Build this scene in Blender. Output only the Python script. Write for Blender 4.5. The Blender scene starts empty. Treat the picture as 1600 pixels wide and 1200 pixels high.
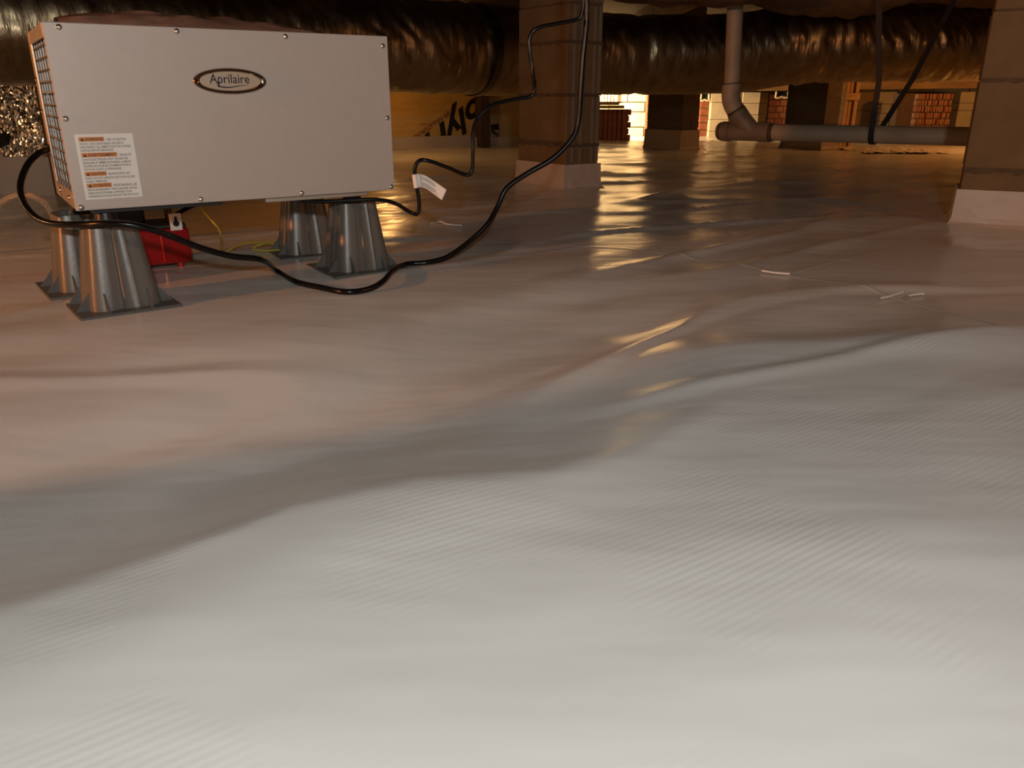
import bpy, bmesh, math, random
import numpy as np
from mathutils import Vector, Matrix, noise

random.seed(7)
S = bpy.context.scene
COL = S.collection
R = math.radians

# ------------------------------------------------------------------ camera, world, lamps, exposure
F_PX, CAM_H = 1240.0, 0.435
PITCH = math.atan(450 / F_PX)
cam_d = bpy.data.cameras.new('camera'); cam = bpy.data.objects.new('camera', cam_d); COL.objects.link(cam)
cam.location = (0, 0, CAM_H); cam.rotation_euler = (R(90) - PITCH, 0, 0)
cam_d.sensor_fit = 'HORIZONTAL'; cam_d.sensor_width = 36.0; cam_d.lens = F_PX / 1600 * 36.0
cam_d.clip_start = 0.02; cam_d.clip_end = 60
S.camera = cam

W = bpy.data.worlds.new('world'); S.world = W; W.use_nodes = True
W.node_tree.nodes['Background'].inputs[0].default_value = (1.0, 0.62, 0.35, 1)
W.node_tree.nodes['Background'].inputs[1].default_value = 0.0

def lamp(name, loc, power, color, radius):
    d = bpy.data.lights.new(name, 'POINT'); d.energy = power; d.color = color; d.shadow_soft_size = radius
    o = bpy.data.objects.new(name, d); COL.objects.link(o); o.location = loc; return o
lamp('head_lamp', (0.12, -0.42, 0.74), 46.0, (0.965, 0.985, 0.975), 0.035)      # lamp held just above the photographer
def spot(name, loc, aim, power, color, radius, cone, blend):
    d = bpy.data.lights.new(name, 'SPOT'); d.energy = power; d.color = color; d.shadow_soft_size = radius
    d.spot_size = R(cone); d.spot_blend = blend
    o = bpy.data.objects.new(name, d); COL.objects.link(o); o.location = loc
    o.rotation_euler = (Vector(aim) - Vector(loc)).to_track_quat('-Z', 'Y').to_euler(); return o
spot('clamp_light_left', (-3.3, -0.15, 0.80), (-1.0, 1.40, 0.05), 165.0, (1.0, 0.34, 0.09), 0.05, 58, 0.7)   # warm clamp light with a reflector, off to the left
lamp('fill_left_back', (-2.95, 2.30, 0.46), 7.0, (1.0, 0.52, 0.23), 0.04)         # unseen warm fill, added to tint the foil corner and duct
spot('work_lamp', (0.835, 8.86, 0.42), (1.75, 9.75, 0.36), 150.0, (1.0, 0.66, 0.32), 0.06, 150, 0.35)      # work lamp behind the big pier, turned to the far wall
lamp('fill_board', (-0.92, 6.15, 0.92), 9.0, (1.0, 0.50, 0.15), 0.04)        # warm fill added behind the duct to brighten the foam board
lamp('fill_near_right', (2.4, 1.1, 1.0), 13.0, (1.0, 0.40, 0.14), 0.05)       # added off-frame warm fill for the right pier and floor
lamp('bulb_right', (4.3, 6.6, 0.85), 36.0, (1.0, 0.38, 0.09), 0.05)         # warm bulb far right
S.view_settings.view_transform = 'Standard'; S.view_settings.look = 'None'
S.view_settings.exposure = 0.32; S.view_settings.gamma = 1.0
S.view_settings.use_curve_mapping = False

# ------------------------------------------------------------------ helpers: points of the place
def ray(u, v):
    dx = (u - 800) / F_PX; dy = (600 - v) / F_PX
    return np.array([dx, math.cos(PITCH) + dy * math.sin(PITCH), -math.sin(PITCH) + dy * math.cos(PITCH)])
def at(u, v, Y):
    r = ray(u, v); p = r * Y / r[1]; return Vector((p[0], p[1], p[2] + CAM_H))
def fl(u, v, z=0.0):
    r = ray(u, v); p = r * (z - CAM_H) / r[2]; return Vector((p[0], p[1], z))
YAW = R(33.8)
EX = Vector((math.cos(YAW), math.sin(YAW), 0)); EY = Vector((-EX.y, EX.x, 0))

# ------------------------------------------------------------------ helpers: objects
def link(o, parent=None):
    COL.objects.link(o)
    if parent is not None: o.parent = parent
    return o
def empty(name, loc=(0, 0, 0), rz=0.0):
    o = bpy.data.objects.new(name, None); o.location = loc; o.rotation_euler = (0, 0, rz); o.empty_display_size = 0.05
    return link(o)
def tag(o, label, cat, group=None, kind=None):
    o['label'] = label; o['category'] = cat
    if group: o['group'] = group
    if kind: o['kind'] = kind
    return o
def structure(o): o['kind'] = 'structure'; return o
def copy_tree(o, parent=None):
    c = o.copy(); COL.objects.link(c)
    if parent is not None: c.parent = parent
    for ch in list(o.children): copy_tree(ch, c)
    return c

class MB:
    def __init__(s): s.v = []; s.f = []
    def add(s, vs, fs):
        n = len(s.v); s.v += [tuple(p) for p in vs]; s.f += [tuple(i + n for i in f) for f in fs]; return s
    def box(s, x0, x1, y0, y1, z0, z1, M=None):
        vs = [Vector((x, y, z)) for z in (z0, z1) for y in (y0, y1) for x in (x0, x1)]
        if M is not None: vs = [M @ p for p in vs]
        return s.add(vs, [(0, 2, 3, 1), (4, 5, 7, 6), (0, 1, 5, 4), (2, 6, 7, 3), (0, 4, 6, 2), (1, 3, 7, 5)])
    def prism(s, pts, d, M=None):
        """polygon in the local x-z plane pushed d along y"""
        n = len(pts)
        vs = [Vector((x, 0, z)) for x, z in pts] + [Vector((x, d, z)) for x, z in pts]
        if M is not None: vs = [M @ p for p in vs]
        return s.add(vs, [tuple(range(n)), tuple(range(2 * n - 1, n - 1, -1))] + [(i, i + n, (i + 1) % n + n, (i + 1) % n) for i in range(n)])
    def tube(s, pts, r, n=12, caps=True):
        pts = [Vector(p) for p in pts]; m = len(pts)
        rr = r if isinstance(r, (list, tuple)) else [r] * m
        t0 = (pts[1] - pts[0]).normalized(); a = Vector((0, 0, 1)) if abs(t0.z) < .9 else Vector((1, 0, 0))
        nrm = t0.cross(a).normalized(); vs = []
        for i, p in enumerate(pts):
            t = (pts[min(i + 1, m - 1)] - pts[max(i - 1, 0)]).normalized()
            nrm = (nrm - t * nrm.dot(t)).normalized(); b = t.cross(nrm)
            for k in range(n):
                an = 2 * math.pi * k / n; vs.append(p + (nrm * math.cos(an) + b * math.sin(an)) * rr[i])
        fs = [(i * n + k, i * n + (k + 1) % n, (i + 1) * n + (k + 1) % n, (i + 1) * n + k) for i in range(m - 1) for k in range(n)]
        if caps: fs += [tuple(range(n - 1, -1, -1)), tuple(range((m - 1) * n, m * n))]
        return s.add(vs, fs)
    def grid(s, P):
        """P[i][j] points"""
        a, b = len(P), len(P[0])
        return s.add([p for row in P for p in row], [(i * b + j, i * b + j + 1, (i + 1) * b + j + 1, (i + 1) * b + j) for i in range(a - 1) for j in range(b - 1)])
    def mesh(s, name, mat, smooth=False, bevel=0.0, seg=1):
        me = bpy.data.meshes.new(name); me.from_pydata(s.v, [], s.f)
        bm = bmesh.new(); bm.from_mesh(me)
        bmesh.ops.recalc_face_normals(bm, faces=bm.faces[:])
        if bevel > 0:
            bmesh.ops.bevel(bm, geom=[e for e in bm.edges if e.is_manifold and e.calc_face_angle(0) > .5], offset=bevel, segments=seg, affect='EDGES', profile=.5)
        if smooth:
            for f in bm.faces: f.smooth = True
            for e in bm.edges:
                if e.is_manifold and e.calc_face_angle(0) > R(38): e.smooth = False
        bm.to_mesh(me); bm.free()
        if mat: me.materials.append(mat)
        return me
    def build(s, name, mat, parent=None, smooth=False, bevel=0.0, seg=1, loc=None):
        o = bpy.data.objects.new(name, s.mesh(name, mat, smooth, bevel, seg))
        if loc is not None: o.location = loc
        return link(o, parent)

def spline(pts, n=10):
    """Catmull-Rom through the points"""
    P = [Vector(p) for p in pts]; P = [P[0] * 2 - P[1]] + P + [P[-1] * 2 - P[-2]]; out = []
    for i in range(1, len(P) - 2):
        a, b, c, d = P[i - 1:i + 3]
        for k in range(n):
            t = k / n
            out.append(.5 * ((2 * b) + (c - a) * t + (2 * a - 5 * b + 4 * c - d) * t * t + (3 * b - a - 3 * c + d) * t ** 3))
    out.append(P[-2]); return out
def text(name, body, size, mat, parent, M, width=None, depth=0.0, shear=0.0, align='LEFT', spacing=1.0, bold=0.0):
    cu = bpy.data.curves.new('lettering', 'FONT'); cu.body = body; cu.size = size; cu.extrude = depth; cu.shear = shear
    cu.align_x = align; cu.space_character = spacing; cu.offset = bold; cu.resolution_u = 3
    t = bpy.data.objects.new('lettering', cu); COL.objects.link(t)
    dg = bpy.context.evaluated_depsgraph_get(); me = bpy.data.meshes.new_from_object(t.evaluated_get(dg))
    bpy.data.objects.remove(t); bpy.data.curves.remove(cu)
    if width:
        xs = [v.co.x for v in me.vertices]; k = width / (max(xs) - min(xs)); me.transform(Matrix.Diagonal((k, 1, 1, 1)))
    me.transform(M); me.materials.clear(); me.materials.append(mat)
    o = bpy.data.objects.new(name, me); return link(o, parent)

# ------------------------------------------------------------------ materials
def mat(name, col, rough=.6, metal=0.0, var=.12, vscale=6.0, bump=0.0, bscale=40.0, spec=.5, stretch=None, trans=0.0, rvar=0.0):
    m = bpy.data.materials.new(name); m.use_nodes = True; nt = m.node_tree; b = nt.nodes['Principled BSDF']
    b.inputs['Roughness'].default_value = rough; b.inputs['Metallic'].default_value = metal
    b.inputs['Specular IOR Level'].default_value = spec
    if trans: b.inputs['Transmission Weight'].default_value = trans
    tc = nt.nodes.new('ShaderNodeTexCoord'); mp = nt.nodes.new('ShaderNodeMapping')
    nt.links.new(tc.outputs['Object'], mp.inputs['Vector'])
    if stretch: mp.inputs['Scale'].default_value = stretch
    n = nt.nodes.new('ShaderNodeTexNoise'); n.inputs['Scale'].default_value = vscale; n.inputs['Detail'].default_value = 6
    nt.links.new(mp.outputs['Vector'], n.inputs['Vector'])
    r = nt.nodes.new('ShaderNodeValToRGB'); c = Vector(col)
    r.color_ramp.elements[0].position = .3; r.color_ramp.elements[1].position = .7
    r.color_ramp.elements[0].color = (*(c * (1 - var)), 1); r.color_ramp.elements[1].color = (*(c * (1 + var)), 1)
    nt.links.new(n.outputs['Fac'], r.inputs['Fac']); nt.links.new(r.outputs['Color'], b.inputs['Base Color'])
    if rvar:
        mr = nt.nodes.new('ShaderNodeMapRange'); mr.inputs[1].default_value = .3; mr.inputs[2].default_value = .7
        mr.inputs[3].default_value = max(.02, rough - rvar); mr.inputs[4].default_value = rough + rvar
        nt.links.new(n.outputs['Fac'], mr.inputs[0]); nt.links.new(mr.outputs[0], b.inputs['Roughness'])
    if bump:
        n2 = nt.nodes.new('ShaderNodeTexNoise'); n2.inputs['Scale'].default_value = bscale; n2.inputs['Detail'].default_value = 4
        nt.links.new(mp.outputs['Vector'], n2.inputs['Vector'])
        bp = nt.nodes.new('ShaderNodeBump'); bp.inputs['Strength'].default_value = 1; bp.inputs['Distance'].default_value = bump
        nt.links.new(n2.outputs['Fac'], bp.inputs['Height']); nt.links.new(bp.outputs['Normal'], b.inputs['Normal'])
    return m
def liner_material():
    """white reinforced polyethylene: woven scrim ribs and fine wrinkles"""
    m = mat('white_liner', (.74, .735, .70), .23, 0, .035, 2.2, spec=.45, rvar=.04); nt = m.node_tree; b = nt.nodes['Principled BSDF']
    tc = nt.nodes.new('ShaderNodeTexCoord'); mp = nt.nodes.new('ShaderNodeMapping'); mp.inputs['Rotation'].default_value = (0, 0, -YAW)
    nt.links.new(tc.outputs['Object'], mp.inputs['Vector'])
    def wave(d, sc):
        w = nt.nodes.new('ShaderNodeTexWave'); w.bands_direction = d; w.inputs['Scale'].default_value = sc; w.inputs['Distortion'].default_value = .6
        w.inputs['Detail Scale'].default_value = .6; nt.links.new(mp.outputs['Vector'], w.inputs['Vector']); return w
    w1, w2 = wave('Y', 34), wave('X', 34)
    mk = nt.nodes.new('ShaderNodeTexNoise'); mk.inputs['Scale'].default_value = 3.5; nt.links.new(mp.outputs['Vector'], mk.inputs['Vector'])
    mk2 = nt.nodes.new('ShaderNodeMapRange'); mk2.inputs[1].default_value = .42; mk2.inputs[2].default_value = .68; nt.links.new(mk.outputs['Fac'], mk2.inputs[0])
    a = nt.nodes.new('ShaderNodeMath'); a.operation = 'MULTIPLY_ADD'; nt.links.new(w2.outputs['Fac'], a.inputs[0]); a.inputs[1].default_value = .12
    nt.links.new(w1.outputs['Fac'], a.inputs[2])
    a2 = nt.nodes.new('ShaderNodeMath'); a2.operation = 'MULTIPLY'; nt.links.new(a.outputs[0], a2.inputs[0]); nt.links.new(mk2.outputs[0], a2.inputs[1])
    b1 = nt.nodes.new('ShaderNodeBump'); b1.inputs['Distance'].default_value = .00018; nt.links.new(a2.outputs[0], b1.inputs['Height'])
    mp2 = nt.nodes.new('ShaderNodeMapping'); mp2.inputs['Rotation'].default_value = (0, 0, -YAW * .6); mp2.inputs['Scale'].default_value = (1.0, 3.0, 1)
    nt.links.new(tc.outputs['Object'], mp2.inputs['Vector'])
    n = nt.nodes.new('ShaderNodeTexNoise'); n.inputs['Scale'].default_value = 3.2; n.inputs['Detail'].default_value = 2.2; n.inputs['Roughness'].default_value = .45
    nt.links.new(mp2.outputs['Vector'], n.inputs['Vector'])
    b2 = nt.nodes.new('ShaderNodeBump'); b2.inputs['Distance'].default_value = .0045; nt.links.new(n.outputs['Fac'], b2.inputs['Height'])
    nt.links.new(b1.outputs['Normal'], b2.inputs['Normal']); nt.links.new(b2.outputs['Normal'], b.inputs['Normal'])
    return m
M_LINER = liner_material()
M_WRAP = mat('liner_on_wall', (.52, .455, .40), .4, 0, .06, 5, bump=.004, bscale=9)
M_WRAPDARK = mat('shaded_liner_on_wall', (.26, .20, .14), .5, 0, .1, 5, bump=.003, bscale=9)  # darker liner copy for the two far piers, their shade put into the colour
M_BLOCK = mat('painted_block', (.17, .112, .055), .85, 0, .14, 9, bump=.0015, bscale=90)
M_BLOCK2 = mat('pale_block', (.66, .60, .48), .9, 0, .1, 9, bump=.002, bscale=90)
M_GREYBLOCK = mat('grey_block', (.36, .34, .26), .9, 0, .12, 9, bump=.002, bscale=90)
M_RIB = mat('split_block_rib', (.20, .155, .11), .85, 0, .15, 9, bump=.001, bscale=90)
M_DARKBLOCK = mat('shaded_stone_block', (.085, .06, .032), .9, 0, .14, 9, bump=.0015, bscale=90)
M_MORTAR = mat('mortar', (.10, .07, .04), .95, 0, .2, 20, bump=.004, bscale=60)
M_BRICK = mat('red_brick', (.26, .085, .045), .85, 0, .25, 14, bump=.002, bscale=90)
M_BRICK2 = mat('dusty_brick', (.30, .16, .10), .9, 0, .35, 16, bump=.002, bscale=90)
M_WOOD = mat('pine_board', (.50, .30, .12), .7, 0, .2, 5, bump=.001, bscale=30, stretch=(1, 1, 8))
M_WOODX = mat('pine_beam', (.46, .31, .15), .75, 0, .2, 3, bump=.001, bscale=30, stretch=(1, 8, 8))
M_DARKWOOD = mat('dark_stud', (.085, .052, .028), .8, 0, .25, 5, stretch=(8, 8, 1))
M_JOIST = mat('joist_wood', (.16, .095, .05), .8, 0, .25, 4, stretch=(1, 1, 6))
M_PANEL = mat('silver_powder_paint', (.58, .49, .43), .45, .1, .02, 40, bump=.00012, bscale=420)
M_CABINET = mat('galvanised_cabinet', (.60, .52, .44), .35, .5, .05, 20)
M_WIRE = mat('grille_wire', (.40, .35, .30), .45, .6)
M_COIL = mat('coil_fins', (.07, .062, .055), .5, .3, .2, 30)
M_DARK = mat('dark_recess', (.012, .010, .009), .9)
M_CHROME = mat('chrome', (.34, .25, .19), .16, 1.0, .02)
M_SCREW = mat('screw_steel', (.60, .57, .54), .28, 1.0, .05)
M_BADGE = mat('badge_face', (.60, .46, .33), .4, .3, .03)
M_NAVY = mat('navy_ink', (.018, .012, .04), .5)
M_PAPER = mat('label_paper', (.92, .87, .80), .55, 0, .02)
M_ORANGE = mat('label_orange', (.75, .25, .03), .5, 0, .04)
M_INK = mat('label_ink', (.16, .13, .11), .6)
M_TAGINK = mat('tag_ink', (.22, .19, .18), .6)
M_PLASTIC = mat('grey_plastic', (.19, .175, .155), .38, .25, .06, 8, bump=.0004, bscale=60)
M_FLANGE = mat('grey_flange_plastic', (.13, .13, .122), .45, .1, .08, 12)
M_CORD = mat('black_rubber', (.006, .0055, .0055), .24, 0, .1, 20, spec=.3)
M_BLACK = mat('black_plastic', (.014, .012, .012), .42)
M_RED = mat('red_plastic', (.36, .008, .008), .25, 0, .06, 8)
M_YELLOW = mat('yellow_wire', (.62, .50, .05), .5)
M_WHITE = mat('white_plastic', (.80, .76, .68), .5, 0, .03)
M_PVC = mat('dusty_pvc', (.46, .36, .25), .5, 0, .16, 7, bump=.0006, bscale=40)
M_PVCGREY = mat('grimy_pvc_fitting', (.25, .19, .135), .5, 0, .14, 9)
M_PRIMER = mat('dark_pipe_primer', (.10, .06, .04), .6, 0, .2, 12)
M_STRAP = mat('black_strap', (.02, .016, .013), .6)
M_FOIL = mat('foil_insulation', (.92, .89, .85), .24, 1.0, .08, 30, bump=.008, bscale=150)
M_DUCT = mat('duct_mylar', (.40, .31, .19), .33, 1.0, .18, 5, bump=.006, bscale=7, stretch=(4, 4, 1), rvar=.06)
M_TAPEFOIL = mat('duct_collar_film', (.20, .15, .10), .26, 1.0, .12, 6, bump=.006, bscale=14)
M_BATT = mat('kraft_batt', (.13, .07, .03), .8, 0, .3, 6, bump=.012, bscale=14)
M_OSB = mat('foam_board_face', (.62, .40, .13), .5, 0, .12, 5, bump=.0006, bscale=30, stretch=(1, 1, 5))
M_OSB2 = mat('foam_board_pale', (.52, .40, .22), .6, 0, .08, 5)
M_PRINT = mat('board_print', (.012, .010, .014), .5)
M_REDPRINT = mat('board_fine_print', (.17, .035, .02), .6)
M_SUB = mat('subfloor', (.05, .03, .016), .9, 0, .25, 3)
M_FOAMWHITE = mat('spray_foam', (.82, .72, .56), .8, 0, .06, 14)
M_SCRAP = mat('clear_scrap_and_glint', (.85, .80, .72), .2, 0, .04)

def facet_foil(m):
    nt = m.node_tree; b = nt.nodes['Principled BSDF']
    for l in list(nt.links):
        if l.to_socket == b.inputs['Normal']: nt.links.remove(l)
    tc = nt.nodes.new('ShaderNodeTexCoord'); v = nt.nodes.new('ShaderNodeTexVoronoi'); v.inputs['Scale'].default_value = 105
    mp = nt.nodes.new('ShaderNodeMapping'); mp.inputs['Scale'].default_value = (1.25, 1, .8); mp.inputs['Rotation'].default_value = (0, R(25), 0)
    nt.links.new(tc.outputs['Object'], mp.inputs['Vector']); nt.links.new(mp.outputs['Vector'], v.inputs['Vector'])
    g = nt.nodes.new('ShaderNodeNewGeometry'); a = nt.nodes.new('ShaderNodeVectorMath'); a.operation = 'SUBTRACT'; a.inputs[1].default_value = (.5, .5, .5)
    nt.links.new(v.outputs['Color'], a.inputs[0]); k = nt.nodes.new('ShaderNodeVectorMath'); k.operation = 'SCALE'; k.inputs['Scale'].default_value = .8
    nt.links.new(a.outputs[0], k.inputs[0]); c = nt.nodes.new('ShaderNodeVectorMath'); c.operation = 'ADD'
    nt.links.new(k.outputs[0], c.inputs[0]); nt.links.new(g.outputs['Normal'], c.inputs[1])
    n = nt.nodes.new('ShaderNodeVectorMath'); n.operation = 'NORMALIZE'; nt.links.new(c.outputs[0], n.inputs[0]); nt.links.new(n.outputs[0], b.inputs['Normal'])
facet_foil(M_FOIL)
def glass_mat(name, col, rough=.08):
    m = bpy.data.materials.new(name); m.use_nodes = True; nt = m.node_tree; b = nt.nodes['Principled BSDF']
    b.inputs['Base Color'].default_value = (*col, 1); b.inputs['Roughness'].default_value = rough
    b.inputs['Transmission Weight'].default_value = .85; b.inputs['IOR'].default_value = 1.25
    n = nt.nodes.new('ShaderNodeTexNoise'); n.inputs['Scale'].default_value = 14; bp = nt.nodes.new('ShaderNodeBump'); bp.inputs['Distance'].default_value = .004
    nt.links.new(n.outputs['Fac'], bp.inputs['Height']); nt.links.new(bp.outputs['Normal'], b.inputs['Normal'])
    return m
M_HOSE = glass_mat('clear_vinyl', (.9, .82, .74))
M_FILM = mat('brown_plastic_film', (.26, .135, .09), .12, 0, .25, 5, bump=.004, bscale=16, spec=.9)

# ------------------------------------------------------------------ floor
BX = [(-3.0, -.9), (-.463, .605), (-.353, .69), (-.249, .781), (-.113, .835), (.039, .868), (.168, .952), (.331, 1.127), (.544, 1.278), (.937, 1.388), (3.0, 1.8)]
bxs = np.array([p[0] for p in BX]); bys = np.array([p[1] for p in BX])
def ss(t): t = min(1.0, max(0.0, t)); return t * t * (3 - 2 * t)
def zf(x, y):
    if y < -.2 or abs(x) > 7: return 0.0
    by = float(np.interp(x, bxs, bys)); d = y - by
    amp = .056 * (1 - .85 * ss(x / .5)) * ss((x + 1.6) / .8)
    t = min(1.0, max(0.0, (d + .02) / .42)); q = .13
    f = t * t / q if t < q else 2 * (q / 2 + ((1 - q) ** 2 - (1 - t) ** 2) / (2 * (1 - q)))
    z = -amp * f + amp * ss((d - .40) / .9)
    s = x * EX.x + y * EX.y; t = x * EY.x + y * EY.y
    near = 1 - ss((y - 1.2) / 1.2)
    z += near * .015 * noise.noise((s * 1.7, t * 2.9, 3.1)) + near * .0045 * noise.noise((s * 4.0, t * 6.5, 8.7))
    z += .011 * ss((x - .1) / .4) * math.exp(-((y - 1.43 + .02 * math.sin(4 * x)) / .075) ** 2)
    mid = ss((y - .95) / .5)
    quiet = 1.0 - .75 * math.exp(-(((x + .7) ** 2 + (y - 2.0) ** 2) / .35))
    w = noise.noise((s * 1.3, t * 5.0, 1.7)); w2 = noise.noise((s * 2.6 + 3, t * 8.0, 5.2)); w3 = noise.noise((x * 1.2, y * 3.4, 9.0))
    z += mid * quiet * (.009 * w + .0034 * w2 + .007 * w3)
    z += mid * quiet * .009 * max(0.0, 1 - abs(noise.noise((s * .8, t * 2.6, 12.0))) * 9)
    far = ss((y - 3.2) / 2.0)
    z += far * .010 * noise.noise((x * 2.0, y * 3.4, 21.0)) + far * .004 * noise.noise((x * 3.2, y * 7.5, 31.0))
    return z
def on(u, v, up=0.0):
    p = fl(u, v)
    for _ in range(4): p = fl(u, v, zf(p.x, p.y) + up)
    return p
def floor_mesh():
    ys = [-1.2, -.9, -.6, -.3, 0, .1]
    ys += list(np.geomspace(.16, 10.4, 470))
    xs = list(np.linspace(-6.2, -2.2, 70)) + list(np.linspace(-2.18, 2.4, 420)) + list(np.linspace(2.42, 6.6, 80))
    P = [[Vector((x, y, zf(x, y))) for x in xs] for y in ys]
    return MB().grid(P)
fm = floor_mesh()
floor_me = bpy.data.meshes.new('floor'); floor_me.from_pydata(fm.v, [], fm.f); floor_me.materials.append(M_LINER)
for p in floor_me.polygons: p.use_smooth = True
floor = structure(link(bpy.data.objects.new('floor', floor_me)))
def seam(pts, w):
    P = spline(pts, 24); rows = []
    for i, p in enumerate(P):
        t = (P[min(i + 1, len(P) - 1)] - P[max(i - 1, 0)]); n = Vector((-t.y, t.x, 0)).normalized()
        rows.append([Vector((q.x, q.y, zf(q.x, q.y) + dz)) for q, dz in ((p - n * w, .0005), (p - n * w * .9, .0008), (p, .0009), (p + n * w * .9, .0008), (p + n * w, .0005))])
    MB().grid(rows).build('liner_seam', M_LINER, floor, smooth=True)
seam([on(u, v) for u, v in ((760, 376), (930, 386), (1080, 402), (1230, 430), (1400, 466), (1620, 512))], .010)
seam([on(u, v) for u, v in ((1225, 431), (1330, 402), (1480, 366))], .012)

# ------------------------------------------------------------------ shell
def wall(name, a, b, z0, z1, th, m):
    """upright slab from a to b (seen face on the right of a->b), as structure"""
    a = Vector((*a, 0)); b = Vector((*b, 0)); d = b - a
    o = MB().box(0, d.length, 0, th, z0, z1).build(name, m); o.location = a; o.rotation_euler = (0, 0, math.atan2(d.y, d.x)); return structure(o)
CEIL = 1.18
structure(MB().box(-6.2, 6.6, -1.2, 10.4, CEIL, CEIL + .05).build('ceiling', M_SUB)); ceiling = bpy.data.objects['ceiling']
wall('wall_near', (6.6, -1.2), (-6.2, -1.2), -.05, CEIL, .1, M_BLOCK)
wall('wall_right', (6.6, 10.4), (6.6, -1.2), -.05, CEIL, .1, M_BLOCK)
wl = wall('wall_left', (-6.2, -1.2), (-6.2, 10.4), -.05, CEIL, .1, M_BLOCK)
wshade = wall('wall_shade_stub', (-2.6, -.62), (-1.9, .33), -.05, CEIL, .12, M_BLOCK)       # unseen off-frame slab, added to shade the near floor

# foil-faced corner of the crawlspace, seen left of the dehumidifier
FA, FB = Vector((-4.6, 3.9, 0)), Vector((-2.115, 3.80, 0))
wfoil = wall('wall_front_left', (FA.x, FA.y), (FB.x, FB.y), -.02, CEIL, .08, M_WRAP)
L_ = (FB - FA).length
def crumple(w, hgt, nx, nz, amp, sc, seed):
    return [[Vector((w * i / nx, -.012 - amp * noise.noise((w * i / nx * sc, hgt * k / nz * sc, seed)), hgt * k / nz)) for k in range(nz + 1)] for i in range(nx + 1)]
foil = MB().grid(crumple(1.5, .72, 150, 72, .002, 70, 2.0)).build('foil_facing', M_FOIL, wfoil, loc=(L_ - 1.5 - .02, 0, .172))
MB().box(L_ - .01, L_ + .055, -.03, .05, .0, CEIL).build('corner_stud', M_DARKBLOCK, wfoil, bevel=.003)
MB().prism([(0, 0), (.055, .03), (.045, -.03), (.01, -.045)], .004).build('foil_tear', M_DARK, wfoil, loc=(L_ - .235, -.034, .255))
# wall of foam board behind the big pier
B0 = Vector((-1.02, 7.10, 0)); BA = B0 - EX * 5.2; BB = B0 + EX * 2.0
wback = wall('wall_back', (BA.x, BA.y), (BB.x, BB.y), -.02, CEIL, .1, M_MORTAR)
def board_s(u):          # position along the board wall of a picture column
    r = ray(u, 200); k = (u - 800) / 1319.0
    # solve (B0 + EX s).x = k*(B0+EX s).y
    return (k * B0.y - B0.x) / (EX.x - k * EX.y) + 5.2
s1, s2, s3, s4 = board_s(560), board_s(741), board_s(755), board_s(812)
board = MB().box(s1 - 1.5, s2 - .01, -.03, -.002, .06, CEIL).build('foam_board', M_OSB, wback, bevel=.002)
MB().box(s2 + .01, s4 + .4, -.028, -.002, .06, CEIL).build('foam_board', M_OSB2, wback, bevel=.002)
MB().box(-.2, s3 - .14, -.055, -.03, 0, .105).build('liner_skirt', M_WRAP, wback, bevel=.004)
MB().box(s3 - .14, s4 + .5, -.055, -.03, 0, .085).build('liner_skirt', M_WRAP, wback, bevel=.004)
# printed lettering, upside down and climbing to the right
def bpt(u, v):
    s = board_s(u); P = B0 + EX * (s - 5.2); return s, CAM_H - (v - 150) / 1319.0 * P.y
def board_text(body, u, v, size, ang, m, width=None, bold=0.0, shear=0.0):
    s, z = bpt(u, v); Mx = Matrix.Translation((s, -.0325, z)) @ Matrix.Rotation(R(ang), 4, 'Y') @ Matrix.Rotation(R(90), 4, 'X')
    text('printed_lettering', body, size, m, wback, Mx, width, bold=bold, shear=shear)
board_text('olyPlo', 746, 148, .29, 180 - 31, M_PRINT, .86, bold=.009, shear=.34)
board_text('EPS INSULATION FOAM BOARD', 697, 172, .052, 180 - 30, M_REDPRINT, .62, bold=.001)
board_text('R-VALUE', 668, 190, .03, 180, M_REDPRINT, .1)
for uv in ([(757, 193), (776, 191), (777, 200), (766, 201), (777, 207), (771, 208), (757, 199)], [(760, 213), (776, 208), (777, 213), (762, 218)]):
    pts = [bpt(*q) for q in uv]; MB().prism(pts, .0015).build('printed_mark', M_PRINT, wback, loc=(0, -.0315, 0))
sd = board_s(747); MB().box(-.052, .052, -.12, -.035, 0, CEIL).build('stud', M_DARKWOOD, wback, bevel=.003, loc=(sd, 0, 0))
MB().tube(spline([(sd + .075, -.05, .42), (sd + .07, -.05, .3), (sd + .085, -.055, .16), (sd + .06, -.06, .03)], 6), .012, 8).build('conduit', M_OSB2, wback, smooth=True)

# far block wall, block by block
FY = 9.55
wfar = wall('wall_far', (.3, FY), (6.5, FY), -.02, CEIL, .12, M_MORTAR)
def block_mesh(w, d, h_, m, seed=0, bev=.006):
    return MB().box(0, w, 0, d, 0, h_).mesh('block', m, bevel=bev)
BLK = {}
def piece(name, parent, w, d, h_, m, loc, rz=0.0, bev=.003):
    key = (name, round(w, 3), round(d, 3), round(h_, 3), m.name)
    if key not in BLK: BLK[key] = MB().box(0, w, 0, d, 0, h_).mesh(name, m, bevel=min(bev, h_ * .2, w * .2))
    o = bpy.data.objects.new(name, BLK[key]); o.location = loc; o.rotation_euler = (0, 0, rz); return link(o, parent)
zc = 0.0
for k, hh in enumerate((.10, .165, .105, .10, .215, .215, .215)):
    off = (k % 2) * .2
    n = 16
    for i in range(n):
        x = i * .405 - off
        if x < -.01 or x > 5.7: continue
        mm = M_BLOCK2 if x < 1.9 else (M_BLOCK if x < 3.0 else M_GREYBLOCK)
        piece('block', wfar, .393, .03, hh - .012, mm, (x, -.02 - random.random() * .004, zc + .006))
    zc += hh
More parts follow.
